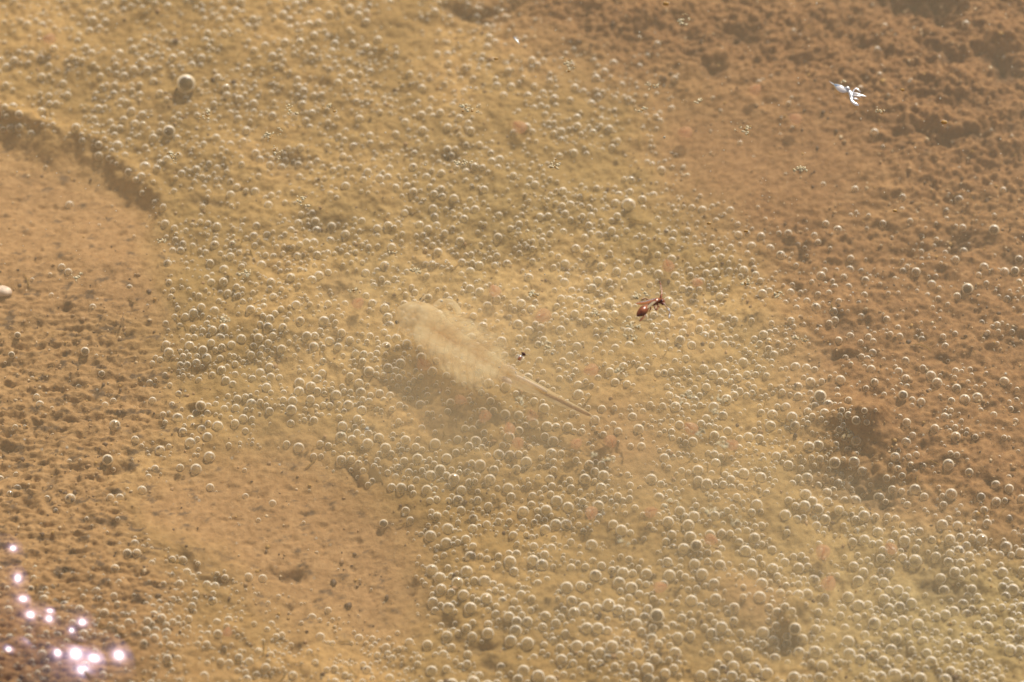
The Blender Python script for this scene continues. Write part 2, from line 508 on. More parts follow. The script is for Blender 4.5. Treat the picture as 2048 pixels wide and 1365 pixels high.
basin = sstep(-12, 44, poly_sd(U, V, BASIN)) * (1 - sstep(380, 540, V))
basin_wide = sstep(-40, 90, poly_sd(U, V, BASIN))
lip = np.exp(-((poly_sd(U, V, BASIN) + 16) / 15)**2) * (1 - sstep(340, 470, V)) * (1 - sstep(250, 420, U) * 0.4)
low = sstep(-90, 90, poly_sd(U, V, SMOOTH_LOW))
rough = sstep(-110, 80, poly_sd(U, V, ROUGH_LEFT))
brown = sstep(-130, 120, poly_sd(U, V, BROWN))
calm = sstep(-110, 110, poly_sd(U, V, SMOOTH_TOP))
rmud = sstep(-110, 110, poly_sd(U, V, RIGHT_MUD))
mid_calm = gauss(U, V, 1245, 890, 110, 75, 25)
low_calm = gauss(U, V, 1500, 1200, 90, 50, 10)
algae = np.clip(1 - np.maximum.reduce([basin_wide, low, rough * 0.85, brown, calm, rmud * 0.7, mid_calm * 0.8, low_calm * 0.7]), 0, 1)

H = np.full(X.shape, BED / MM)
H += 0.8 * fbm(xm * 0.055, ym * 0.055, 21, 3)
H += -1.15 * basin + 0.3 * lip + 0.22 * lip * fbm(xm * 0.9, ym * 1.1, 23, 3)
H += -0.5 * low
corner = sstep(650, 1500, V) * (1 - sstep(-100, 700, U))
H += 3.6 * corner
# mat: soft pillows and fine crumbs
H += algae * (0.28 * fbm(xm * 0.34, ym * 0.34, 31, 3) + 0.17 * fbm(xm * 1.1, ym * 1.1, 37, 3, 0.6))
# crumbly brown mud: knobs with deep gaps
kn = 1 - worley(xm * 0.95 + 0.5 * fbm(xm * 0.8, ym * 0.8, 41, 2), ym * 1.25, 43)
kn2 = 1 - worley(xm * 2.1, ym * 2.5, 47)
crumb = 0.50 * kn + 0.40 * kn2 + 0.22 * (1 - worley(xm * 4.2, ym * 4.6, 49)) + 0.75 * np.minimum(fbm(xm * 0.30, ym * 0.42, 51, 4, 0.6), 0.25) + 0.22 * fbm(xm * 2.2, ym * 2.2, 53, 2)
H += brown * (1 - 0.75 * calm) * crumb * 0.85
H += rmud * (1 - brown) * (0.42 * crumb + 0.30 * np.minimum(fbm(xm * 0.5, ym * 0.8, 57, 4, 0.6), 0.2))
# left: streaky ragged mud
stk = np.minimum(fbm(xm * 0.45 - ym * 0.10, ym * 1.35, 61, 4, 0.62), 0.12)
H += rough * (0.36 * stk + 0.20 * fbm(xm * 1.5, ym * 3.6, 63, 4, 0.65) + 0.10 * np.minimum(fbm(xm * 2.6, ym * 5.0, 65, 2) + 0.1, 0))
# smooth silts keep only a faint grain with scattered pits
pit = np.minimum(fbm(xm * 0.9, ym * 1.5, 67, 3, 0.6) + 0.28, 0)
silt = np.clip(np.maximum.reduce([basin_wide * (1 - rough), low, calm, mid_calm, low_calm]), 0, 1)
H += silt * (0.05 * fbm(xm * 1.8, ym * 2.4, 71, 3) + 0.28 * pit * (1 - calm * 0.6))
H += 0.05 * fbm(xm * 3.4, ym * 3.4, 73, 2)
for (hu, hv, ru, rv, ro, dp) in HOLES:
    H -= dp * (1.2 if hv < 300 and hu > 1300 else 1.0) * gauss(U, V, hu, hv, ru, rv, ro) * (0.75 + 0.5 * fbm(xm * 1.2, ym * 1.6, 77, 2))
for (hu, hv, ru, rv, ro, dp) in MOUNDS:
    H += dp * gauss(U, V, hu, hv, ru, rv, ro)
H = np.minimum(H, -1.2)
# the banks of the pool, well outside the picture
R = np.hypot(X, Y)
H = H + (38.0) * sstep(0.35, 0.75, R) + 6 * fbm(X * 5, Y * 5, 81, 3) * sstep(0.3, 0.8, R)
H = H * MM

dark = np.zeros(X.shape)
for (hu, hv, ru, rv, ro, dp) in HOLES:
    dark = np.maximum(dark, 0.7 * min(1, dp) * gauss(U, V, hu, hv, ru * 0.85, rv * 0.85, ro))  # shade of the pits, put into the bed colour
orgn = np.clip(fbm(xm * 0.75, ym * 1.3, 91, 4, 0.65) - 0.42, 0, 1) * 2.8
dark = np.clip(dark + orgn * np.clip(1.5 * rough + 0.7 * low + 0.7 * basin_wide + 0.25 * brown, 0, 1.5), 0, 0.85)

nx, ny = X.shape
idx = np.arange(nx * ny).reshape(nx, ny)
quads = np.stack([idx[:-1, :-1], idx[1:, :-1], idx[1:, 1:], idx[:-1, 1:]], -1).reshape(-1, 4)
ground = big_mesh('pool_bed', np.stack([X, Y, H], -1).reshape(-1, 3), quads, M['bed'])
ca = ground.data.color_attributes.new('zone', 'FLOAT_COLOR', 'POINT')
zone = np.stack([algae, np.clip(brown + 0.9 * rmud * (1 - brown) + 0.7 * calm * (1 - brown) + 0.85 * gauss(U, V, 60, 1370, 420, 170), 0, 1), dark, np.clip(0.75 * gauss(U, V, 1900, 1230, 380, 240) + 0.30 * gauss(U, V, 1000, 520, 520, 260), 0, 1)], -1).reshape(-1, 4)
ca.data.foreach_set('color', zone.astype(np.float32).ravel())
tag(ground, 'tan and brown silt bed of a shallow pool', 'ground', kind='structure')

def bed_z(x, y):
    i = np.clip(np.searchsorted(gx, x) - 1, 0, nx - 2); j = np.clip(np.searchsorted(gy, y) - 1, 0, ny - 2)
    fx = np.clip((x - gx[i]) / (gx[i + 1] - gx[i]), 0, 1); fy = np.clip((y - gy[j]) / (gy[j + 1] - gy[j]), 0, 1)
    return (H[i, j] * (1 - fx) * (1 - fy) + H[i + 1, j] * fx * (1 - fy) + H[i, j + 1] * (1 - fx) * fy + H[i + 1, j + 1] * fx * fy)

def on_bed(u, v, lift=0.0):
    """Where the ray of a photo pixel meets the bed (lift metres above it)."""
    u = np.asarray(u, float); v = np.asarray(v, float)
    z = np.full(u.shape, BED)
    for _ in range(7):
        p = ray_point(u, v, z)
        z = 0.5 * z + 0.5 * (bed_z(p[..., 0], p[..., 1]) + lift)
    return ray_point(u, v, z)

# ------------------------------------------------------------------ water
wx, wz0, wz1 = 0.62, -0.060, 0.0
wv = [(-wx, -wx, wz0), (wx, -wx, wz0), (wx, wx, wz0), (-wx, wx, wz0), (-wx, -wx, wz1), (wx, -wx, wz1), (wx, wx, wz1), (-wx, wx, wz1)]
wf = [(0, 3, 2, 1), (4, 5, 6, 7), (0, 1, 5, 4), (1, 2, 6, 5), (2, 3, 7, 6), (3, 0, 4, 7)]
water = mesh_obj('water', wv, wf, M['water'], smooth=False)
tag(water, 'slightly cloudy shallow water over the silt bed', 'water', kind='structure')

# clouds of stirred-up silt hanging in the water, thinning out to nothing at their edges
cm, cnt, cout = new_mat('silt_cloud')
cvol = N(cnt, 'ShaderNodeVolumePrincipled', Density=20.0, Anisotropy=0.0)
cvol.inputs['Color'].default_value = (0.99, 0.88, 0.62, 1)
cnt.links.new(cvol.outputs[0], cout.inputs['Volume'])
cs_v, cs_f = icosphere(4)
for (u, v, rx, ry, rz, lab) in ((1190, 800, 17, 11, 2.6, 'milky silt cloud hanging around the shrimp tail in the centre'), (1480, 1130, 17, 9, 2.4, 'milky silt cloud over the lower right bubbles'),
                                (820, 760, 13, 10, 2.2, 'thin silt cloud over the bubbles left of the shrimp')):
    c = P(u, v, -5.2 * MM)
    lump = 1 + 0.10 * np.sin(3.1 * cs_v[:, 0] + 1.7 * cs_v[:, 1]) + 0.08 * np.cos(4.3 * cs_v[:, 1] - 2.0 * cs_v[:, 0])
    o = mesh_obj('silt_cloud', cs_v * (np.array([rx, ry, rz]) * MM) * np.stack([lump, lump, np.ones_like(lump)], -1), cs_f, cm, loc=c)
    tag(o, lab, 'silt cloud', kind='stuff')

# ------------------------------------------------------------------ gas bubbles on the bed
def density(u, v):
    d = np.ones(u.shape)
    d *= 1 - 0.975 * sstep(-25, 25, poly_sd(u, v, BASIN))
    d *= 1 - 0.96 * sstep(-70, 50, poly_sd(u, v, ROUGH_LEFT)) * (1 - 0.95 * gauss(u, v, 430, 1280, 330, 130))
    d *= 1 - 0.975 * sstep(-70, 40, poly_sd(u, v, SMOOTH_LOW))
    d *= 1 - 0.975 * sstep(-190, 90, poly_sd(u, v, BROWN))
    d *= 1 - 0.97 * sstep(-90, 60, poly_sd(u, v, SMOOTH_TOP))
    d *= 1 - 0.75 * sstep(-110, 110, poly_sd(u, v, RIGHT_MUD))
    d *= 1 - 0.9 * gauss(u, v, 1245, 890, 90, 60, 25)
    d *= 1 - 0.85 * gauss(u, v, 1500, 1200, 70, 40, 10)
    d *= 1 - 0.8 * gauss(u, v, 860, 820, 70, 45, 0)
    d *= 1 - 0.75 * gauss(u, v, 560, 370, 110, 40, 10)
    d *= 1 - 0.6 * gauss(u, v, 420, 430, 70, 40, 30)
    d *= 1 - 0.7 * gauss(u, v, 840, 70, 130, 60, 20)
    d *= 1 - 0.7 * gauss(u, v, 880, 1250, 110, 60, 10)
    d *= 1 - 0.6 * gauss(u, v, 460, 770, 50, 40)
    d *= 1 - 0.5 * gauss(u, v, 1110, 240, 160, 60)
    cl = perlin(u / 95.0, v / 75.0, 301)
    d *= np.clip(0.85 + 1.4 * cl + 0.6 * perlin(u / 40.0, v / 34.0, 305), 0.06, 1.7)
    return d

# the bubbles one can single out: photo u, v, radius in photo pixels, label
NAMED = [
    (372, 168, 20, 'largest bubble of all, dark grey with a broad white rim, above the ledge'),
    (235, 293, 12, 'bright rimmed round bubble just above the silt ledge'),
    (338, 263, 13, 'half buried dark bubble below the largest bubble'),
    (290, 335, 12, 'clear bubble sitting right at the edge of the silt ledge'),
    (1257, 411, 15, 'large pale grey bubble standing alone above the red insect'),
    (1988, 460, 11, 'dark glassy bubble highest up near the right edge'),
    (1935, 578, 12, 'dark glassy bubble with thin bright ring on rough brown mud at right'),
    (2030, 542, 9, 'small near black bubble touching the right edge'),
    (1640, 793, 13, 'dark half buried bubble left of the pale mud mound'),
    (1797, 744, 9, 'grey bubble above the dark pit on the right'),
    (1806, 791, 10, 'dark bubble just right of the pale mud mound'),
    (1712, 882, 10, 'ring shaped clear bubble on the front of the mud mound'),
    (1590, 852, 10, 'pale bubble left of the mud mound, biggest of its cluster'),
    (215, 920, 11, 'lone dark bubble with bright rim on the streaky mud at left'),
    (170, 703, 9, 'dark bubble with a bright lower rim on bare mud at left'),
    (35, 671, 7, 'small dark bubble near the left edge, upper of two'),
    (23, 710, 7, 'small dark bubble near the left edge, lower of two'),
    (305, 802, 8, 'clear bubble beside the low hump on the left mud'),
    (360, 936, 8, 'clear bubble in the row on smooth mud, right one'),
    (310, 938, 8, 'clear bubble in the row on smooth mud, left one'),
    (767, 1048, 9, 'lone dark bubble on the right rim of the smooth mud patch'),
    (525, 1158, 9, 'bright ringed bubble beside the dark crack below the smooth patch'),
    (976, 1268, 12, 'pale whitish bubble beside the dark pit at the bottom centre'),
    (772, 1296, 9, 'white topped bubble on bare mud near the bottom edge'),
    (1314, 1232, 14, 'large half buried dark bubble among pale ones at the bottom'),
    (1393, 1092, 12, 'half buried grey bubble beside a pink round creature'),
    (1590, 1258, 12, 'dark eyed ring bubble in the front of the small mud knob'),
    (1830, 1123, 14, 'large pale bubble beside the dark hollow at lower right'),
    (1717, 1213, 13, 'largest pale bubble of the thick cluster right of the mud knob'),
    (1900, 1080, 11, 'pale bubble heading the loose ring at lower right'),
    (1872, 1114, 10, 'ring like bubble at the dark hollow, upper one'),
    (1897, 1125, 10, 'ring like bubble at the dark hollow, right one'),
    (1881, 1158, 11, 'ring like bubble at the dark hollow, middle one'),
    (1888, 1182, 11, 'ring like bubble at the dark hollow, lower one'),
    (1790, 1353, 15, 'big bubble cut by the bottom edge at lower right'),
    (1862, 1325, 12, 'pale bubble near the bottom edge right of the big cut one'),
    (1510, 1338, 13, 'large pale ring bubble near the bottom edge below the mud knob'),
    (738, 744, 11, 'grey green bubble left of the shrimp legs, darker than its neighbours'),
    (648, 644, 12, 'bubble left of the shrimp head, largest there'),
    (843, 716, 11, 'bubble capping a pink round creature under the shrimp'),
    (722, 786, 11, 'pale large bubble below left of the shrimp'),
    (682, 875, 12, 'grey bubble in the bright cluster at lower left of the shrimp'),
    (811, 882, 11, 'yellowish bubble below the shrimp, largest of its cluster'),
    (1042, 608, 10, 'round clear bubble right of the shrimp head'),
    (1036, 650, 11, 'round clear bubble between the shrimp and the tiny dark headed insect'),
    (1440, 1131, 11, 'pale ring bubble in the bottom cluster right of the centre'),
    (523, 531, 10, 'pale bubble of the upper left cluster beside the bare mud'),
    (461, 514, 9, 'pale bubble at the left end of the mat beside bare mud'),
    (448, 540, 10, 'pale bubble below another at the left end of the mat'),
    (638, 552, 10, 'grey bubble over the dark patch left of the shrimp'),
]
cand_u, cand_v, cand_r = [], [], []
cell = {}
def free(u, v, r, gap):
    k0, k1 = int(u // 30), int(v // 30)
    for a in (-1, 0, 1):
        for b in (-1, 0, 1):
            for (x, y, q) in cell.get((k0 + a, k1 + b), ()):
                if (x - u)**2 + (y - v)**2 < (gap * (q + r))**2: return False
    return True
def put(u, v, r):
    cell.setdefault((int(u // 30), int(v // 30)), []).append((u, v, r))
for (u, v, r, _) in NAMED: put(u, v, r)
NT = 46000
tu = rng.uniform(-180, 2230, NT); tv = rng.uniform(-180, 1545, NT)
tr_ = np.exp(rng.normal(math.log(5.0), 0.45, NT))
tr_ = np.clip(tr_, 2.6, 11.0) * (0.86 + 0.30 * sstep(300, 1300, tv))
tr_ *= np.where((tu < 850) & (tv > 1000), 0.72, 1.0)
tr_ = np.where(gauss(tu, tv, 1850, 1130, 170, 150) > 0.4, np.clip(tr_ * 1.12, 3, 11.5), tr_)
acc = rng.random(NT) < 0.85 * density(tu, tv)
order = np.argsort(-tr_ + rng.normal(0, 2.0, NT))
for i in order:
    if acc[i] and free(tu[i], tv[i], tr_[i], 0.80):
        cand_u.append(tu[i]); cand_v.append(tv[i]); cand_r.append(tr_[i]); put(tu[i], tv[i], tr_[i])
cu, cv, cr = map(np.array, (cand_u, cand_v, cand_r))
sv2, sf2 = icosphere(2)
sv3, sf3 = icosphere(3)
ball = bpy.data.meshes.new('bubble')
ball.from_pydata(sv3.tolist(), [], sf3.tolist()); ball.shade_smooth(); ball.materials.append(M['bubble'])

dark_ball = ball.copy(); dark_ball.materials.clear(); dark_ball.materials.append(M['glassy'])
def bubble(u, v, r, label, group=None, dark_one=False):
    rad = r * PX
    p = on_bed(np.array(u), np.array(v), rad * (0.75 if dark_one else 0.0))
    o = bpy.data.objects.new('bubble', dark_ball if dark_one else ball)
    o.location = p.tolist(); o.scale = (rad, rad, rad * 0.97)
    C.objects.link(o)
    tag(o, label, 'bubble', group)
    return o
DARK = ('dark grey', 'dark bubble', 'dark glassy', 'near black', 'dark half', 'half buried', 'dark eyed', 'lone dark')
for (u, v, r, lab) in NAMED:
    bubble(u, v, r, lab, 'gas bubbles resting on the pool bed', any(w in lab for w in DARK))

inside = (cu > 0) & (cu < 2048) & (cv > 0) & (cv < 1365)
rank = np.argsort(-(cr * (0.9 + 0.2 * cv / 1365)) + 1e3 * (~inside))
single = set(rank[:300 - len(NAMED)].tolist())
LAND = [(372, 168, 'the largest bubble'), (240, 340, 'the silt ledge'), (1257, 411, 'the lone large bubble above the red insect'), (1935, 578, 'the dark ringed bubble at right'),
        (1640, 793, 'the dark half buried bubble by the mound'), (1700, 860, 'the mud mound at right'), (215, 920, 'the lone dark bubble on streaky mud'), (767, 1048, 'the dark bubble rimming the smooth mud'),
        (976, 1268, 'the pit at the bottom centre'), (1314, 1232, 'the half buried dark bubble at the bottom'), (1590, 1240, 'the small mud knob'), (1850, 1150, 'the dark hollow at lower right'),
        (1790, 1353, 'the big bubble cut by the bottom edge'), (1510, 1338, 'the ring bubble under the mud knob'), (738, 744, 'the grey green bubble left of the shrimp'), (805, 630, 'the shrimp eyes'),
        (940, 700, 'the shrimp legs'), (1100, 795, 'the shrimp tail'), (1304, 608, 'the red insect'), (1042, 713, 'the tiny dark headed insect'), (1694, 188, 'the white insect'), (745, 945, 'the curled mat flake'),
        (1033, 82, 'the white splinter'), (1245, 890, 'the hazy clearing'), (1383, 858, 'the pink creature right of the clearing'), (1301, 1025, 'the right one of two pink creatures'),
        (1183, 1025, 'the left one of two pink creatures'), (1421, 1079, 'the pink creature by the grey bubble'), (1319, 1175, 'the lowest pink creature'), (1646, 1103, 'the pink creature left of the hollow'),
        (1783, 1098, 'the rightmost pink creature'), (1657, 1168, 'the pink creature above the mud knob'), (1040, 255, 'the pink creature in the upper middle'), (100, 78, 'the pink creature in the upper left corner'),
        (545, 1170, 'the dark crack under the smooth mud'), (680, 880, 'the grey bubble in the bright left cluster'), (1440, 797, 'the long pale clump right of centre'), (1475, 1040, 'the orange flecked clump'),
        (1960, 1340, 'the lower right corner of the picture'), (1990, 900, 'the middle of the right edge'), (1050, 1350, 'the middle of the bottom edge'), (560, 290, 'the dark patch at upper left'),
        (640, 10, 'the top edge left of the middle'), (460, 530, 'the left end of the mat'), (1560, 590, 'the pale clump right of the red insect')]
DIRS = ['right of', 'above right of', 'above', 'above left of', 'left of', 'below left of', 'below', 'below right of']
ORD = ['nearest', 'second nearest', 'third nearest', 'fourth nearest', 'fifth nearest', 'sixth nearest', 'seventh nearest', 'eighth nearest', 'ninth nearest', 'tenth nearest', 'eleventh nearest', 'twelfth nearest', 'thirteenth nearest', 'fourteenth nearest', 'fifteenth nearest', 'sixteenth nearest', 'seventeenth nearest', 'eighteenth nearest']
spots = {}
for i in single:
    ds = [math.hypot(cu[i] - a, cv[i] - b) for a, b, _ in LAND]
    k = int(np.argmin(ds)); a, b, _ = LAND[k]
    dr = int(round(math.degrees(math.atan2(b - cv[i], cu[i] - a)) / 45)) % 8
    spots.setdefault((k, dr), []).append((ds[k], i))
for (k, dr), lst in spots.items():
    for n_, (_, i) in enumerate(sorted(lst)):
        lab = 'larger gas bubble %s %s' % (DIRS[dr], LAND[k][2]) if len(lst) == 1 else '%s larger gas bubble %s %s' % (ORD[min(n_, len(ORD) - 1)], DIRS[dr], LAND[k][2])
        bubble(cu[i], cv[i], cr[i], lab, 'gas bubbles resting on the pool bed')
rest = np.array([i for i in range(len(cu)) if i not in single])
# add the fine fizz between the bubbles
NF = 5400
fu = rng.uniform(-180, 2230, NF); fv = rng.uniform(-180, 1545, NF)
keep = rng.random(NF) < np.clip(density(fu, fv) + 1.2 * gauss(fu, fv, 500, 1290, 300, 110), 0.05, 1) * 0.75
fu, fv = fu[keep], fv[keep]; fr_ = rng.uniform(1.6, 3.6, len(fu))
au = np.concatenate([cu[rest], fu]); av = np.concatenate([cv[rest], fv]); ar = np.concatenate([cr[rest], fr_]) * PX
pos = on_bed(au, av, ar * rng.uniform(-0.30, 0.12, len(ar)))
big = ar > 5.4 * PX
sv1, sf1 = icosphere(1)
VV = []; FF = []; off = 0
for sel, (bv, bf) in ((big, (sv2, sf2)), (~big, (sv1, sf1))):
    n = int(sel.sum())
    VV.append((pos[sel][:, None, :] + ar[sel][:, None, None] * bv[None]).reshape(-1, 3))
    FF.append((bf[None] + (np.arange(n) * len(bv))[:, None, None] + off).reshape(-1, 3)); off += n * len(bv)
field = big_mesh('bubble_field', np.concatenate(VV), np.concatenate(FF), M['bubble'])
tag(field, 'countless fine gas bubbles clinging to the pool bed', 'bubbles', kind='stuff')
print('bubbles', len(cu), 'fizz', len(fu), 'triangles', sum(len(m.loops) - 2 * len(m.polygons) for m in bpy.data.meshes))

# ------------------------------------------------------------------ silt grains and algae threads lying on the bed
NG = 18000
qu = rng.uniform(-180, 2230, NG); qv = rng.uniform(-180, 1545, NG)
wgt = 0.30 + 1.0 * sstep(-80, 60, poly_sd(qu, qv, ROUGH_LEFT)) + 0.5 * sstep(-120, 60, poly_sd(qu, qv, BROWN)) + 0.4 * sstep(-120, 60, poly_sd(qu, qv, RIGHT_MUD)) + gauss(qu, qv, 1720, 850, 90, 50)
wgt *= np.clip(0.7 + 1.1 * perlin(qu / 60.0, qv / 45.0, 411), 0.1, 2)
kp = rng.random(NG) < wgt
qu, qv = qu[kp], qv[kp]
n = len(qu)
i0v, i0f = icosphere(0)
gr = np.clip(np.exp(rng.normal(math.log(1.8), 0.50, n)), 0.7, 6.0) * PX
gp = on_bed(qu, qv, gr * 0.2)
shp = rng.uniform(0.6, 1.35, (n, 1, 3)) * (1 + rng.normal(0, 0.16, (n, 12, 3)))
gvv = (gp[:, None, :] + gr[:, None, None] * i0v[None] * shp).reshape(-1, 3)
gff = (i0f[None] + (np.arange(n) * 12)[:, None, None]).reshape(-1, 3)
grit = big_mesh('silt_grains', gvv, gff, M['grit_tan'], smooth=False)
for k_ in ('grit_dark', 'grit_pale', 'grit_gold'): grit.data.materials.append(M[k_])
grit.data.polygons.foreach_set('material_index', np.repeat(rng.choice(4, n, p=[0.42, 0.30, 0.16, 0.12]), 20).astype(np.int32))
tag(grit, 'loose dark and pale silt grains strewn over the pool bed', 'grains', kind='stuff')
th = []
NTH = 900
hu = rng.uniform(0, 2048, NTH); hv_ = rng.uniform(0, 1365, NTH)
kp = rng.random(NTH) < density(hu, hv_) * 0.8
for a_, b_ in zip(hu[kp], hv_[kp]):
    ang = random.uniform(0, 6.28); ln = random.uniform(14, 46); cv2 = random.uniform(-1.4, 1.4)
    us = []; vs = []
    x_, y_ = a_, b_
    for j in range(6):
        us.append(x_); vs.append(y_); x_ += math.cos(ang) * ln / 5; y_ += math.sin(ang) * ln / 5 * 0.8; ang += cv2 / 5 + random.uniform(-0.25, 0.25)
    pts = on_bed(np.array(us), np.array(vs), 0.05 * MM + 0.10 * MM * np.sin(np.linspace(0, 3.1, 6)))
    r_ = random.uniform(0.5, 1.2) * PX
    th.append(tube(pts, [r_ * 0.5, r_, r_, r_, r_ * 0.8, r_ * 0.3], 4, caps=False))
tv_, tf_ = join(th)
tag(mesh_obj('algae_threads', tv_, tf_, M['thread']), 'thin golden algae threads tangled through the bubble mat', 'algae', kind='stuff')

# ------------------------------------------------------------------ domes added and shaped to flash the sun, at the near left shore
film = None
GLINTS = [(18, 1104, 1.0, 'added glint dome, topmost of the sun flashes at left edge'), (27, 1167, 1.1, 'added glint dome, second sun flash from the top at left'),
          (35, 1205, 0.9, 'added glint dome, third sun flash from the top at left'), (50, 1240, 1.25, 'added glint dome flashing brightly left of a close pair'),
          (90, 1247, 1.0, 'added glint dome, lower of the close pair of sun flashes'), (92, 1226, 0.6, 'added glint dome, faint upper one of the close pair'),
          (156, 1255, 1.25, 'added glint dome, rightmost flash of the upper group'), (138, 1267, 0.6, 'faint added glint dome just left of a bright oval flash'),
          (49, 1288, 1.1, 'added glint dome midway down the left group'), (8, 1308, 1.1, 'added glint dome cut by the left edge near the bottom'),
          (106, 1318, 1.2, 'added glint dome, leftmost of the bottom row of flashes'), (136, 1326, 1.7, 'added glint dome, largest flash of the bottom row'),
          (174, 1328, 1.25, 'added glint dome, third of the bottom row of flashes'), (226, 1325, 1.4, 'added glint dome, rightmost of the bottom row of flashes'),
          (152, 1357, 2.0, 'added glint dome, widest flash at the very bottom edge'), (118, 1356, 0.7, 'small added glint dome at the bottom edge left of the widest')]
dome_v = []; dome_f = []
slope = math.radians(25)
rings, seg = 8, 28
for i in range(rings + 1):
    a = slope * i / rings
    for k in range(seg):
        an = 2 * math.pi * k / seg
        dome_v.append((math.sin(a) * math.cos(an), math.sin(a) * math.sin(an), math.cos(a) - math.cos(slope)))
for i in range(rings):
    for k in range(seg):
        k2 = (k + 1) % seg
        dome_f.append((i * seg + k, (i + 1) * seg + k, (i + 1) * seg + k2, i * seg + k2))
dome = bpy.data.meshes.new('glint_dome')
dome.from_pydata(dome_v, [], dome_f); dome.shade_smooth(); dome.materials.append(M['film'])
for (u, v, s, lab) in GLINTS:
    o = bpy.data.objects.new('glint_dome', dome)
    rad = 4.3 * MM * s
    p = P(u, v, 0.0)
    fx_, fy_ = random.uniform(0.9, 1.25), random.uniform(0.85, 1.15)
    o.location = (p.x - rad * 0.185 * fx_**2, p.y - rad * 0.065 * fy_**2, 0.00002)
    o.scale = (rad * fx_, rad * fy_, rad)
    C.objects.link(o)
    tag(o, lab, 'bubble', 'added domes flashing in the sun at the near shore')

# ------------------------------------------------------------------ fairy shrimp
ZS = -5.8 * MM
root = empty('fairy_shrimp', P(940, 700, ZS))
tag(root, 'translucent cream shrimp with feathery legs and long thin tail in the middle', 'shrimp')
R0 = np.array(root.location)
def sp(u, v, dz=0.0):
    return np.array(P(u, v, ZS + dz)) - R0
def local(parts):
    return parts
axis_pts = [(798, 616, 8), (808, 624, 26), (830, 638, 40), (858, 652, 39), (886, 668, 28), (915, 688, 24), (945, 706, 23), (975, 724, 20), (1000, 741, 19),
            (1030, 758, 16.5), (1065, 776, 13.5), (1100, 793, 10.5), (1135, 810, 8), (1165, 824, 6), (1184, 833, 3)]
sm = spline(axis_pts, 5)
V_, F_ = tube([sp(a, b) for a, b, _ in sm], [r * PX for *_, r in sm], 18, 0.8)
body = mesh_obj('body', V_, F_, M['body'], root)
# gut, golden through the thorax and dark in the tail
gs = spline([(850, 648), (900, 678), (960, 715), (1010, 746), (1060, 772), (1092, 789)], 5)
V_, F_ = tube([sp(a, b, 0.25 * MM) for a, b in gs], [0.11 * MM] * len(gs), 8)
mesh_obj('gut', V_, F_, M['gold_gut'], root)
gs = spline([(1090, 788), (1120, 802), (1150, 817), (1180, 831)], 5)
V_, F_ = tube([sp(a, b, 0.2 * MM) for a, b in gs], [0.115 * MM, *([0.125 * MM] * (len(gs) - 2)), 0.07 * MM], 8)
mesh_obj('tail_gut', V_, F_, M['gut'], root)
# pale ridge on the tail, egg lobes, tail fork
gs = spline([(1028, 750), (1060, 765), (1095, 784)], 5)
V_, F_ = tube([sp(a, b, 0.38 * MM) for a, b in gs], [0.02 * MM, *([0.10 * MM] * (len(gs) - 2)), 0.02 * MM], 8)
mesh_obj('tail_ridge', V_, F_, M['milk'], root)
for (a, b) in (((1002, 732), (1032, 743)), ((1000, 756), (1024, 767))):
    gs = spline([a, ((a[0] + b[0]) / 2, (a[1] + b[1]) / 2 - 2), b], 5)
    V_, F_ = tube([sp(x, y, 0.2 * MM) for x, y in gs], [0.05 * MM, 0.12 * MM, *([0.19 * MM] * (len(gs) - 4)), 0.12 * MM, 0.05 * MM], 10)
    mesh_obj('egg_lobe', V_, F_, M['milk'], root)
for b in ((1197, 834), (1193, 842)):
    V_, F_ = tube([sp(1182, 832), sp(*b)], [0.07 * MM, 0.015 * MM], 6)
    mesh_obj('tail_fork', V_, F_, M['tail'], root)
# stalked eyes
iv, if_ = icosphere(2)
for (eu, ev, su, sv_) in ((794, 645, 812, 636), (843, 600, 836, 614)):
    V_, F_ = tube([sp(su, sv_), sp(eu, ev)], [0.16 * MM, 0.11 * MM], 8)
    st = mesh_obj('eye_stalk', V_, F_, M['body'], root)
    mesh_obj('eye', iv * 0.155 * MM + sp(eu, ev), if_, M['black'], st)
# antennae: a hooked clasper, its twin, and thin feelers
for pts, rr in (([(858, 622, 9), (882, 606, 11), (902, 606, 10), (914, 617, 9), (919, 631, 7)], 1), ([(826, 660, 9), (846, 682, 11), (872, 698, 10), (896, 702, 7)], 1),
                ([(836, 612, 3), (850, 592, 2.2), (868, 584, 1.2)], 1), ([(808, 640, 3), (796, 662, 2.2), (798, 680, 1.2)], 1)):
    s_ = spline(pts, 5)
    V_, F_ = tube([sp(a, b, 0.3 * MM) for a, b, _ in s_], [r * PX * 0.75 for *_, r in s_], 10, 0.6)
    mesh_obj('antenna', V_, F_, M['body'], root)
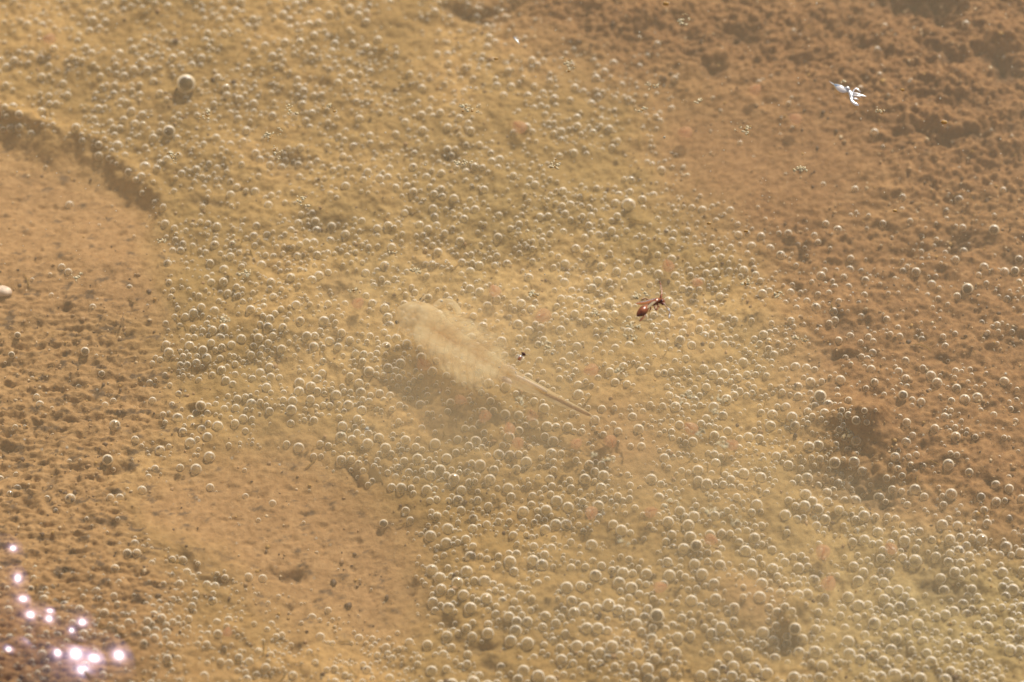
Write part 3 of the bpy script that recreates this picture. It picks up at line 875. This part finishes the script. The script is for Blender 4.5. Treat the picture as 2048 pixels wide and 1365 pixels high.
# eleven pairs of leaf legs, each with a fringe of bristles
ax = np.array([1000 - 872, 742 - 660], float); ax /= np.linalg.norm(ax)
nrm = np.array([-ax[1], ax[0]])            # towards the lower left of the picture
for k in range(11):
    f = k / 10
    cu_, cv_ = 852 + f * (1000 - 852), 650 + f * (742 - 650)
    Ln = (30 + 27 * math.sin(math.pi * min(1, 0.18 + 0.80 * f))) * (1 - 0.55 * max(0, f - 0.72) / 0.28)
    for side in (1, -1):
        sweep = 0.75 + 0.35 * f + random.uniform(-0.08, 0.08)
        pts = []
        for t in np.linspace(0, 1, 7):
            q = np.array([cu_, cv_]) + nrm * side * (-4 + (Ln + 10) * t * (0.95 if side < 0 else 1.0)) + ax * (sweep * Ln * t * t * 0.9 - 3)
            w = (9 + 9.5 * math.sin(math.pi * min(1, t * 0.9 + 0.12))) * (1 - 0.55 * t**3)
            pts.append((q[0], q[1], w, (0.62 + 0.35 * math.sin(t * 2.4)) * MM + random.uniform(-0.03, 0.03) * MM))
        c3 = [sp(a, b, dz) for a, b, _, dz in pts]
        V_, F_ = tube(c3, [w * PX for _, _, w, _ in pts], 10, 0.22)
        leg = mesh_obj('leg', V_, F_, M['leg'], root)
        hv = []; hf = []
        for j in range(26):
            t = 0.35 + 0.65 * j / 25
            i0 = min(5, int(t * 6)); fr2 = t * 6 - i0
            base = c3[i0] * (1 - fr2) + c3[i0 + 1] * fr2
            w = (pts[i0][2] * (1 - fr2) + pts[i0 + 1][2] * fr2)
            d2 = ax * random.uniform(0.7, 1.0) + nrm * side * random.uniform(0.3, 0.9)
            uu, vv = to_pixel(*[np.array(c) for c in (base + R0)])
            tip_l = w + random.uniform(8, 22)
            tip = sp(uu + d2[0] * tip_l, vv + d2[1] * tip_l, pts[i0][3] - 0.15 * MM)
            wd = 0.022 * MM
            o_ = len(hv)
            sx = np.array([nrm[0], -nrm[1], 0]) * wd
            hv += [base + sx, base - sx, base + np.array([0, 0, wd]), tip]
            hf += [(o_, o_ + 1, o_ + 3), (o_ + 1, o_ + 2, o_ + 3), (o_ + 2, o_, o_ + 3)]
        mesh_obj('fringe', hv, hf, M['leg'], leg)

# ------------------------------------------------------------------ insects on the surface
def strand(name, ctrl, mat, parent, base, z=0.15, n=8, flat=1.0, per=4):
    """ctrl rows: photo u, v, radius in photo pixels (optional extra height in mm)."""
    rows = [tuple(c) + ((0.0,) if len(c) == 3 else ()) for c in ctrl]
    s_ = spline(rows, per)
    V_, F_ = tube([np.array(P(a, b, (z + h) * MM)) - base for a, b, _, h in s_], [max(r * 1.3, 0.5) * PX for _, _, r, _ in s_], n, flat)
    return mesh_obj(name, V_, F_, mat, parent)

root = empty('winged_insect', P(1304, 608, 0.0)); b0 = np.array(root.location)
tag(root, 'small reddish brown winged insect with long antennae floating above the centre', 'insect')
strand('body', [(1274, 633, 1.0), (1278, 629, 4.5), (1284, 624, 6.8), (1290, 618, 6.3), (1296, 613, 3.0), (1300, 610, 2.6), (1305, 607, 4.2), (1311, 604, 5.0), (1316, 601.5, 4.4), (1319, 601, 2.8),
                (1322, 602, 4.6), (1325, 605, 4.6), (1327, 608, 2.0)], M['red'], root, b0, 0.12, 14, 0.9)
strand('eye', [(1321, 600, 0.6), (1323, 601.5, 2.4), (1325, 603, 0.6)], M['darkred'], root, b0, 0.27, 8)
strand('eye', [(1324, 607, 0.6), (1325.5, 608.5, 2.2), (1327, 610, 0.6)], M['darkred'], root, b0, 0.22, 8)
strand('wing', [(1316, 597, 1.2), (1304, 602, 3.2), (1290, 606, 3.4), (1278, 607, 2.4), (1270, 607, 0.4)], M['amber'], root, b0, 0.26, 8, 0.15)
strand('wing', [(1315, 600, 1.0), (1306, 606, 2.4), (1298, 613, 2.2), (1292, 619, 0.5)], M['clearwing'], root, b0, 0.30, 8, 0.15)
strand('antenna', [(1322, 600, 1.0), (1323, 591, 1.3), (1323, 580, 0.9), (1321, 570, 0.8), (1319, 563, 1.0)], M['red'], root, b0, 0.2, 6)
an = strand('antenna', [(1327, 605, 0.9), (1331, 612, 0.8), (1336, 618, 1.0), (1339, 625, 0.8), (1338, 637, 1.0)], M['red'], root, b0, 0.2, 6)
strand('pale_tip', [(1339.5, 628, 0.6), (1339, 632, 1.5), (1338, 637, 0.8)], M['white'], an, b0, 0.24, 6)
strand('pale_joint', [(1336, 617, 0.8), (1337.5, 620, 1.6), (1338.5, 623, 0.7)], M['white'], an, b0, 0.24, 6)
for c in ([(1308, 608, 1.6), (1310, 615, 1.3), (1313, 621, 1.0), (1315, 616, 1.0), (1317, 609, 1.2)], [(1292, 626, 1.2), (1288, 634, 1.8), (1282, 640, 2.0), (1278, 643, 0.8)],
          [(1303, 605, 1.2), (1296, 600, 1.1), (1290, 598, 0.9), (1282, 601, 0.7)], [(1319, 599, 1.2), (1321, 594, 1.4), (1323, 588, 0.8)],
          [(1300, 612, 1.1), (1301, 618, 1.0), (1298, 624, 0.7)], [(1312, 607, 1.1), (1317, 612, 1.0), (1319, 616, 0.6)]):
    strand('leg', c, M['red'] if c[0][0] != 1292 else M['amber'], root, b0, 0.05, 6)

root = empty('pale_insect', P(1694, 188, 0.0)); b0 = np.array(root.location)
tag(root, 'white dead insect with splayed legs floating at upper right', 'insect')
strand('body', [(1667, 169, 0.8), (1672, 172, 4.0), (1679, 177, 6.6), (1686, 181, 6.2), (1692, 182, 4.0), (1695, 181, 4.0), (1699, 184, 3.4), (1702, 190, 3.6), (1703, 196, 3.2), (1703, 200, 1.4)], M['white'], root, b0, 0.2, 12, 0.9)
strand('tail_bristle', [(1670, 171, 1.3), (1664, 167, 0.9), (1658, 163, 0.3)], M['white'], root, b0, 0.2, 6)
strand('head', [(1690, 176, 0.5), (1693, 176, 3.0), (1697, 178, 3.0), (1700, 181, 0.6)], M['white'], root, b0, 0.34, 8)
for c in ([(1702, 194, 2.6), (1703, 202, 2.8), (1708, 207, 2.9), (1714, 210, 2.7), (1718, 212, 0.8)], [(1703, 197, 1.6), (1709, 198, 1.8), (1713, 198.5, 1.5), (1717, 199.5, 0.6)],
          [(1704, 189, 1.4), (1707, 182, 1.5), (1712, 177.5, 1.6), (1717, 181, 1.5), (1721, 185, 0.5)], [(1704, 188, 1.8), (1711, 187.5, 2.0), (1719, 190, 1.9), (1726, 192.5, 1.4), (1733, 193, 0.5)],
          [(1704, 191, 1.4), (1712, 192, 1.5), (1718, 193, 1.3), (1722, 195, 0.5)]):
    strand('leg', c, M['white'], root, b0, 0.2, 7)

root = empty('tiny_insect', P(1042, 713, 0.0)); b0 = np.array(root.location)
tag(root, 'tiny insect with black head and amber body floating right of the shrimp', 'insect')
strand('head', [(1045.5, 710, 1.2), (1047, 708.5, 4.2), (1049, 706, 1.0)], M['darkred'], root, b0, 0.15, 8)
strand('abdomen', [(1036, 722, 0.6), (1038, 719, 3.2), (1041, 715, 3.4), (1045, 711, 1.6)], M['amber'], root, b0, 0.12, 8)
strand('wing', [(1043, 712, 0.8), (1037, 713, 2.8), (1031, 717, 0.5)], M['clearwing'], root, b0, 0.22, 6, 0.15)
strand('wing', [(1045, 713, 0.8), (1046, 718, 2.4), (1042, 724, 0.5)], M['clearwing'], root, b0, 0.22, 6, 0.15)
strand('leg', [(1047, 711, 0.5), (1054, 709, 0.5), (1061, 711, 0.3)], M['clearwing'], root, b0, 0.05, 5)

# ------------------------------------------------------------------ round pink creatures just over the bed
PINK = [
    (990, 583, 14, 'beside the shrimp head, topmost of those near it'), (1087, 631, 17, 'right of the shrimp, largest of all'), (847, 731, 15, 'touching the left edge of the shrimp legs'),
    (715, 607, 13, 'left of the shrimp eyes'), (970, 832, 14, 'below the middle of the shrimp body'), (1019, 858, 13, 'below the shrimp tail, upper of a pair'),
    (1036, 886, 13, 'below the shrimp tail, lower of a pair'), (1064, 832, 13, 'just below the shrimp tail'), (1184, 740, 15, 'above the tip of the shrimp tail'), (1221, 882, 14, 'right of the tail tip in the hazy clearing'),
    (1152, 888, 12, 'below the tail tip'), (1183, 1025, 14, 'under the hazy clearing, left of two'), (1301, 1025, 13, 'under the hazy clearing, right of two'), (1421, 1079, 13, 'next to a half buried grey bubble'),
    (1319, 1175, 13, 'low in the bottom centre mat'), (1646, 1103, 16, 'in the dense bubbles left of the dark hollow'), (1783, 1098, 13, 'above the large pale bubble at lower right'), (1657, 1168, 16, 'above the mud knob at right'),
    (1040, 255, 16, 'in the upper middle'), (1372, 265, 15, 'on the smooth brown patch, left of two'), (1592, 238, 14, 'on the brown mud below the white insect'), (1510, 180, 14, 'on the smooth brown patch near the top'),
    (100, 78, 14, 'in the upper left corner mat'), (1337, 533, 14, 'directly above the red insect'), (1394, 565, 11, 'up and right of the red insect'), (1383, 858, 15, 'right of the hazy clearing'),
    (1465, 890, 13, 'far right of the hazy clearing'), (455, 1265, 10, 'faintly seen at lower left'), (920, 800, 12, 'under the shrimp legs'),
]
for i, (u, v, r, lab) in enumerate(PINK):
    p = on_bed(np.array(u), np.array(v), 1.0 * MM)
    t = empty('round_crustacean', p.tolist())
    tag(t, 'round pink translucent creature ' + lab, 'crustacean', 'round pink creatures over the bed')
    rad = r * PX
    an = random.uniform(0, 6.28)
    ca_, sa_ = math.cos(an), math.sin(an)
    q = icosphere(2)[0].copy()
    # a purse shape: round behind, drawn to a blunt snout in front, flattened
    q[:, 0] *= 1.0 + 0.12 * q[:, 0]; q[:, 1] *= 0.88 * (1 - 0.14 * q[:, 0]); q[:, 2] *= 0.6
    q = np.stack([q[:, 0] * ca_ - q[:, 1] * sa_, q[:, 0] * sa_ + q[:, 1] * ca_, q[:, 2]], -1) * rad
    mesh_obj('carapace', q, icosphere(2)[1], M['pink'], t)
    s_ = spline([(-0.35, 0.02, 0.05), (0.1, 0.12, 0.16), (0.55, 0.03, 0.14), (0.95, -0.05, 0.05)], 3)
    V_, F_ = tube([np.array([a * ca_ - b * sa_, a * sa_ + b * ca_, 0.3]) * rad for a, b, _ in s_], [w * rad for *_, w in s_], 7)
    mesh_obj('gut', V_, F_, M['orange'], t)
    for sgn in (-1, 1):
        s_ = [(0.95, 0.0), (1.2, 0.2 * sgn), (1.4, 0.5 * sgn)]
        V_, F_ = tube([np.array([a * ca_ - b * sa_, a * sa_ + b * ca_, 0.1]) * rad for a, b in s_], [0.05 * rad, 0.04 * rad, 0.015 * rad], 5)
        mesh_obj('antenna', V_, F_, M['pink'], t)

# ------------------------------------------------------------------ drifting clumps of pale grains
CLUMPS = [  # u, v, spread u, spread v, grains, label
    (1066, 589, 13, 7, 26, 'right of the shrimp head'), (1283, 588, 16, 9, 26, 'touching the wings of the red insect'), (1262, 650, 14, 9, 22, 'below left of the red insect, upper strip'),
    (1264, 677, 10, 7, 16, 'below the red insect, lower lump'), (1096, 692, 10, 12, 16, 'above the shrimp tail'), (1191, 625, 8, 6, 12, 'midway between shrimp and red insect'),
    (1219, 655, 6, 5, 9, 'left below the red insect, small one'), (1239, 740, 9, 8, 13, 'right of the shrimp tail, speckled'), (1043, 803, 8, 12, 16, 'just under the shrimp tail'),
    (1375, 793, 12, 8, 18, 'reddish, right of the tail tip'), (1435, 797, 16, 10, 24, 'long one on the right half centre'), (1425, 822, 12, 7, 14, 'beneath a longer clump right of centre'),
    (1395, 868, 9, 10, 14, 'beside a pink creature right of the clearing'), (1445, 889, 14, 8, 18, 'under the right half clumps'), (1215, 920, 14, 7, 18, 'in the hazy clearing'),
    (1188, 908, 8, 4, 8, 'left end of the hazy clearing'), (940, 217, 18, 10, 26, 'in the upper middle left of a pink creature'), (935, 325, 22, 6, 20, 'thin one in the upper middle'),
    (660, 215, 10, 8, 14, 'among upper bubbles, left half'), (580, 215, 12, 12, 16, 'pale one in the upper left mat'), (545, 270, 18, 12, 20, 'over the dark patch at upper left'),
    (555, 310, 9, 18, 16, 'tall one beside the dark patch at upper left'), (600, 400, 16, 12, 18, 'between ledge and upper bubbles'), (413, 235, 9, 8, 16, 'right of the largest bubble'),
    (345, 315, 8, 10, 14, 'above the ledge end'), (325, 482, 10, 6, 12, 'on bare mud under the ledge'), (155, 552, 11, 6, 12, 'over bare mud at left'),
    (495, 548, 10, 7, 14, 'in the mat left of the shrimp, upper'), (832, 540, 10, 9, 14, 'above the shrimp head'), (710, 582, 12, 5, 12, 'left above the shrimp eyes'),
    (1135, 125, 8, 16, 20, 'tall one near the top centre'), (1370, 38, 10, 12, 16, 'on dark crumbly mud near the top'), (1300, 170, 14, 10, 16, 'whitish one in the top right centre'),
    (1280, 220, 16, 5, 14, 'slanting one above the large lone bubble'), (1110, 330, 10, 8, 14, 'left of the large lone bubble'), (1490, 258, 16, 7, 18, 'on the smooth brown patch'),
    (1758, 222, 12, 9, 16, 'just under the white insect, golden'), (1688, 163, 5, 4, 7, 'just above the white insect'), (1600, 338, 16, 6, 16, 'long one on smooth mud below the white insect'),
    (1400, 197, 6, 12, 10, 'upright one right of the top centre'), (1610, 680, 14, 8, 18, 'left of the dark slit at right'), (1560, 590, 14, 9, 16, 'right of the red insect on the mat'),
    (1492, 565, 14, 7, 14, 'right of the red insect, nearer one'), (1475, 1040, 14, 9, 18, 'orange flecked one in the lower right centre'), (1415, 1020, 12, 10, 16, 'pale one in the lower right centre'),
    (1250, 1085, 14, 9, 14, 'over the bottom centre bubbles'), (1700, 862, 22, 14, 36, 'crusting the top of the mud mound'), (1345, 1005, 12, 9, 14, 'beside the right one of two pink creatures'),
    (780, 505, 10, 5, 10, 'upper left of the shrimp'), (445, 640, 10, 8, 12, 'where bare mud meets the mat'),
]
gv, gf = icosphere(0)
for (u, v, su, sv_, n, lab) in CLUMPS:
    zz = 0.0 if 'crusting' not in lab else float(on_bed(np.array(float(u)), np.array(float(v)))[2])
    c = np.array(P(u, v, zz))
    parts = []
    w = np.array([0.0, 0.0]); pts = []
    an = random.uniform(-0.6, 0.6)
    for k in range(int(n * 1.5)):
        a, b = random.gauss(0, 0.55) * su, random.gauss(0, 0.5) * sv_
        if k and random.random() < 0.55:
            pa, pb = random.choice(pts); a, b = pa + random.uniform(-4, 4), pb + random.uniform(-3, 3)
        pts.append((a, b))
        q = gv * (random.uniform(1.3, 3.0) * PX) * np.array([random.uniform(0.7, 1.3), random.uniform(0.7, 1.3), 0.8]) + rng.normal(0, 0.012 * MM, gv.shape)
        parts.append((q + np.array(P(u + a, v + b, zz)) - c + np.array([0, 0, random.uniform(-0.05, 0.04) * MM]), gf.tolist()))
    V_, F_ = join(parts)
    o = mesh_obj('debris_clump', V_, F_, M['grain'], smooth=True, loc=c.tolist())
    if random.random() < 0.55:
        o.data.materials.append(M['goldgrain'])
        for pi, pol in enumerate(o.data.polygons):
            if (pi // 20) % 5 == 0: pol.material_index = 1
    tag(o, 'small clump of pale yellow grains ' + lab, 'debris', 'clumps of pale grains adrift on the water')

# golden single grains, the white splinter, stems, pebble, mat flake
for (u, v, r, lab) in ((1805, 180, 4, 'golden grain adrift right of the white insect'), (1888, 245, 6, 'large golden grain adrift far right below the white insect'), (1492, 463, 4, 'golden grain above and right of the red insect'),
                       (1332, 8, 6, 'golden grain at the top edge'), (992, 118, 4, 'golden grain in the upper middle'), (1418, 447, 4, 'golden grain near the large lone bubble'), (1790, 422, 4, 'golden grain on brown mud at right')):
    q = icosphere(1)[0] * r * PX * np.array([1.2, 0.8, 0.7]) + rng.normal(0, 0.012 * MM, (42, 3))
    o = mesh_obj('golden_grain', q, icosphere(1)[1], M['goldgrain'], loc=P(u, v, 0.0))
    tag(o, lab, 'grain', 'golden grains on the water')

def single(name, ctrl, mat, z, label, cat, flat=1.0, n=8, group=None):
    b = np.array(P(ctrl[0][0], ctrl[0][1], z * MM))
    s_ = spline(ctrl, 4)
    V_, F_ = tube([np.array(P(a, bb, z * MM)) - b for a, bb, _ in s_], [r * PX for *_, r in s_], n, flat)
    o = mesh_obj(name, V_, F_, mat, loc=b.tolist())
    return tag(o, label, cat, group)
single('white_splinter', [(1028, 74, 0.8), (1031, 79, 2.6), (1035, 84, 2.8), (1039, 89, 0.8)], M['speck'], 0.02, 'white splinter shaped seed adrift in the upper middle', 'seed', 0.6)
def stem(ctrl, label):
    base = on_bed(np.array(ctrl[0][0]), np.array(ctrl[0][1]), 0.0)
    rows = spline(ctrl, 4)
    V_, F_ = tube([np.array(P(a, b, base[2] + h * MM)) - base for a, b, _, h in rows], [r * PX for _, _, r, _ in rows], 7)
    tag(mesh_obj('plant_stem', V_, F_, M['stem'], loc=base.tolist()), label, 'stem', 'thin orange stems poking from the mud')
stem([(242, 652, 1.8, 0), (244, 640, 1.7, 0.6), (247, 626, 0.8, 1.3)], 'thin orange stem poking up from bare mud at left')
stem([(3, 238, 2.0, 0), (3, 225, 2.0, 0.8), (1, 205, 1.2, 1.8)], 'thin orange stem at the left edge above the ledge')
p = on_bed(np.array(4.0), np.array(583.0), 0.2 * MM)
q = icosphere(3)[0]; q = q * (1 + 0.12 * np.array([math.sin(3 * a[0] + 2 * a[1]) * math.cos(2 * a[2] + a[0]) for a in q]))[:, None] * np.array([20, 12, 9]) * PX
tag(mesh_obj('pebble', q, icosphere(3)[1], M['pebble'], loc=p.tolist()), 'pale pinkish pebble cut by the left edge', 'pebble')
# a curled flake of the mat on the rim of the smooth patch
b = on_bed(np.array(745.0), np.array(945.0), 0.12 * MM)
rows = []
for i in range(9):
    for j in range(5):
        s = i / 8; t = j / 4 - 0.5
        uu = 730 + 36 * s + 18 * t * math.sin(math.pi * s); vv = 924 + 48 * s - 20 * t * math.sin(math.pi * (0.1 + 0.8 * s))
        rows.append(np.array(P(uu, vv, b[2] + (0.35 * t + 0.12 * math.sin(4 * s)) * MM)) - b)
rows += [r - np.array([0, 0, 0.12 * MM]) for r in rows]
F_ = []
for i in range(8):
    for j in range(4):
        a = i * 5 + j
        F_.append((a, a + 1, a + 6, a + 5)); F_.append((a + 45, a + 50, a + 51, a + 46))
edge = [i * 5 for i in range(9)] + [40 + j for j in range(1, 5)] + [i * 5 + 4 for i in range(7, -1, -1)] + [j for j in range(3, 0, -1)]
for a, c in zip(edge, edge[1:] + edge[:1]): F_.append((a, c, c + 45, a + 45))
tag(mesh_obj('mat_flake', rows, F_, M['flake'], loc=b.tolist()), 'curled yellowish flake of algae mat on the rim of smooth mud', 'flake')

# fine white specks drifting everywhere
NS = 900
su_ = rng.uniform(-40, 2090, NS); sv__ = rng.uniform(-40, 1180, NS)
sz = rng.uniform(-3.0, 0.0, NS) * MM
sr = np.exp(rng.normal(math.log(1.15), 0.4, NS)) * PX
pp = ray_point(su_, sv__, sz)
vv = (pp[:, None, :] + sr[:, None, None] * gv[None] * rng.uniform(0.6, 1.4, (NS, 1, 3))).reshape(-1, 3)
ff = (np.array(gf)[None] + (np.arange(NS) * len(gv))[:, None, None]).reshape(-1, 3)
o = big_mesh('drifting_specks', vv, ff, M['speck'])
tag(o, 'fine white specks drifting in the water', 'specks', kind='stuff')
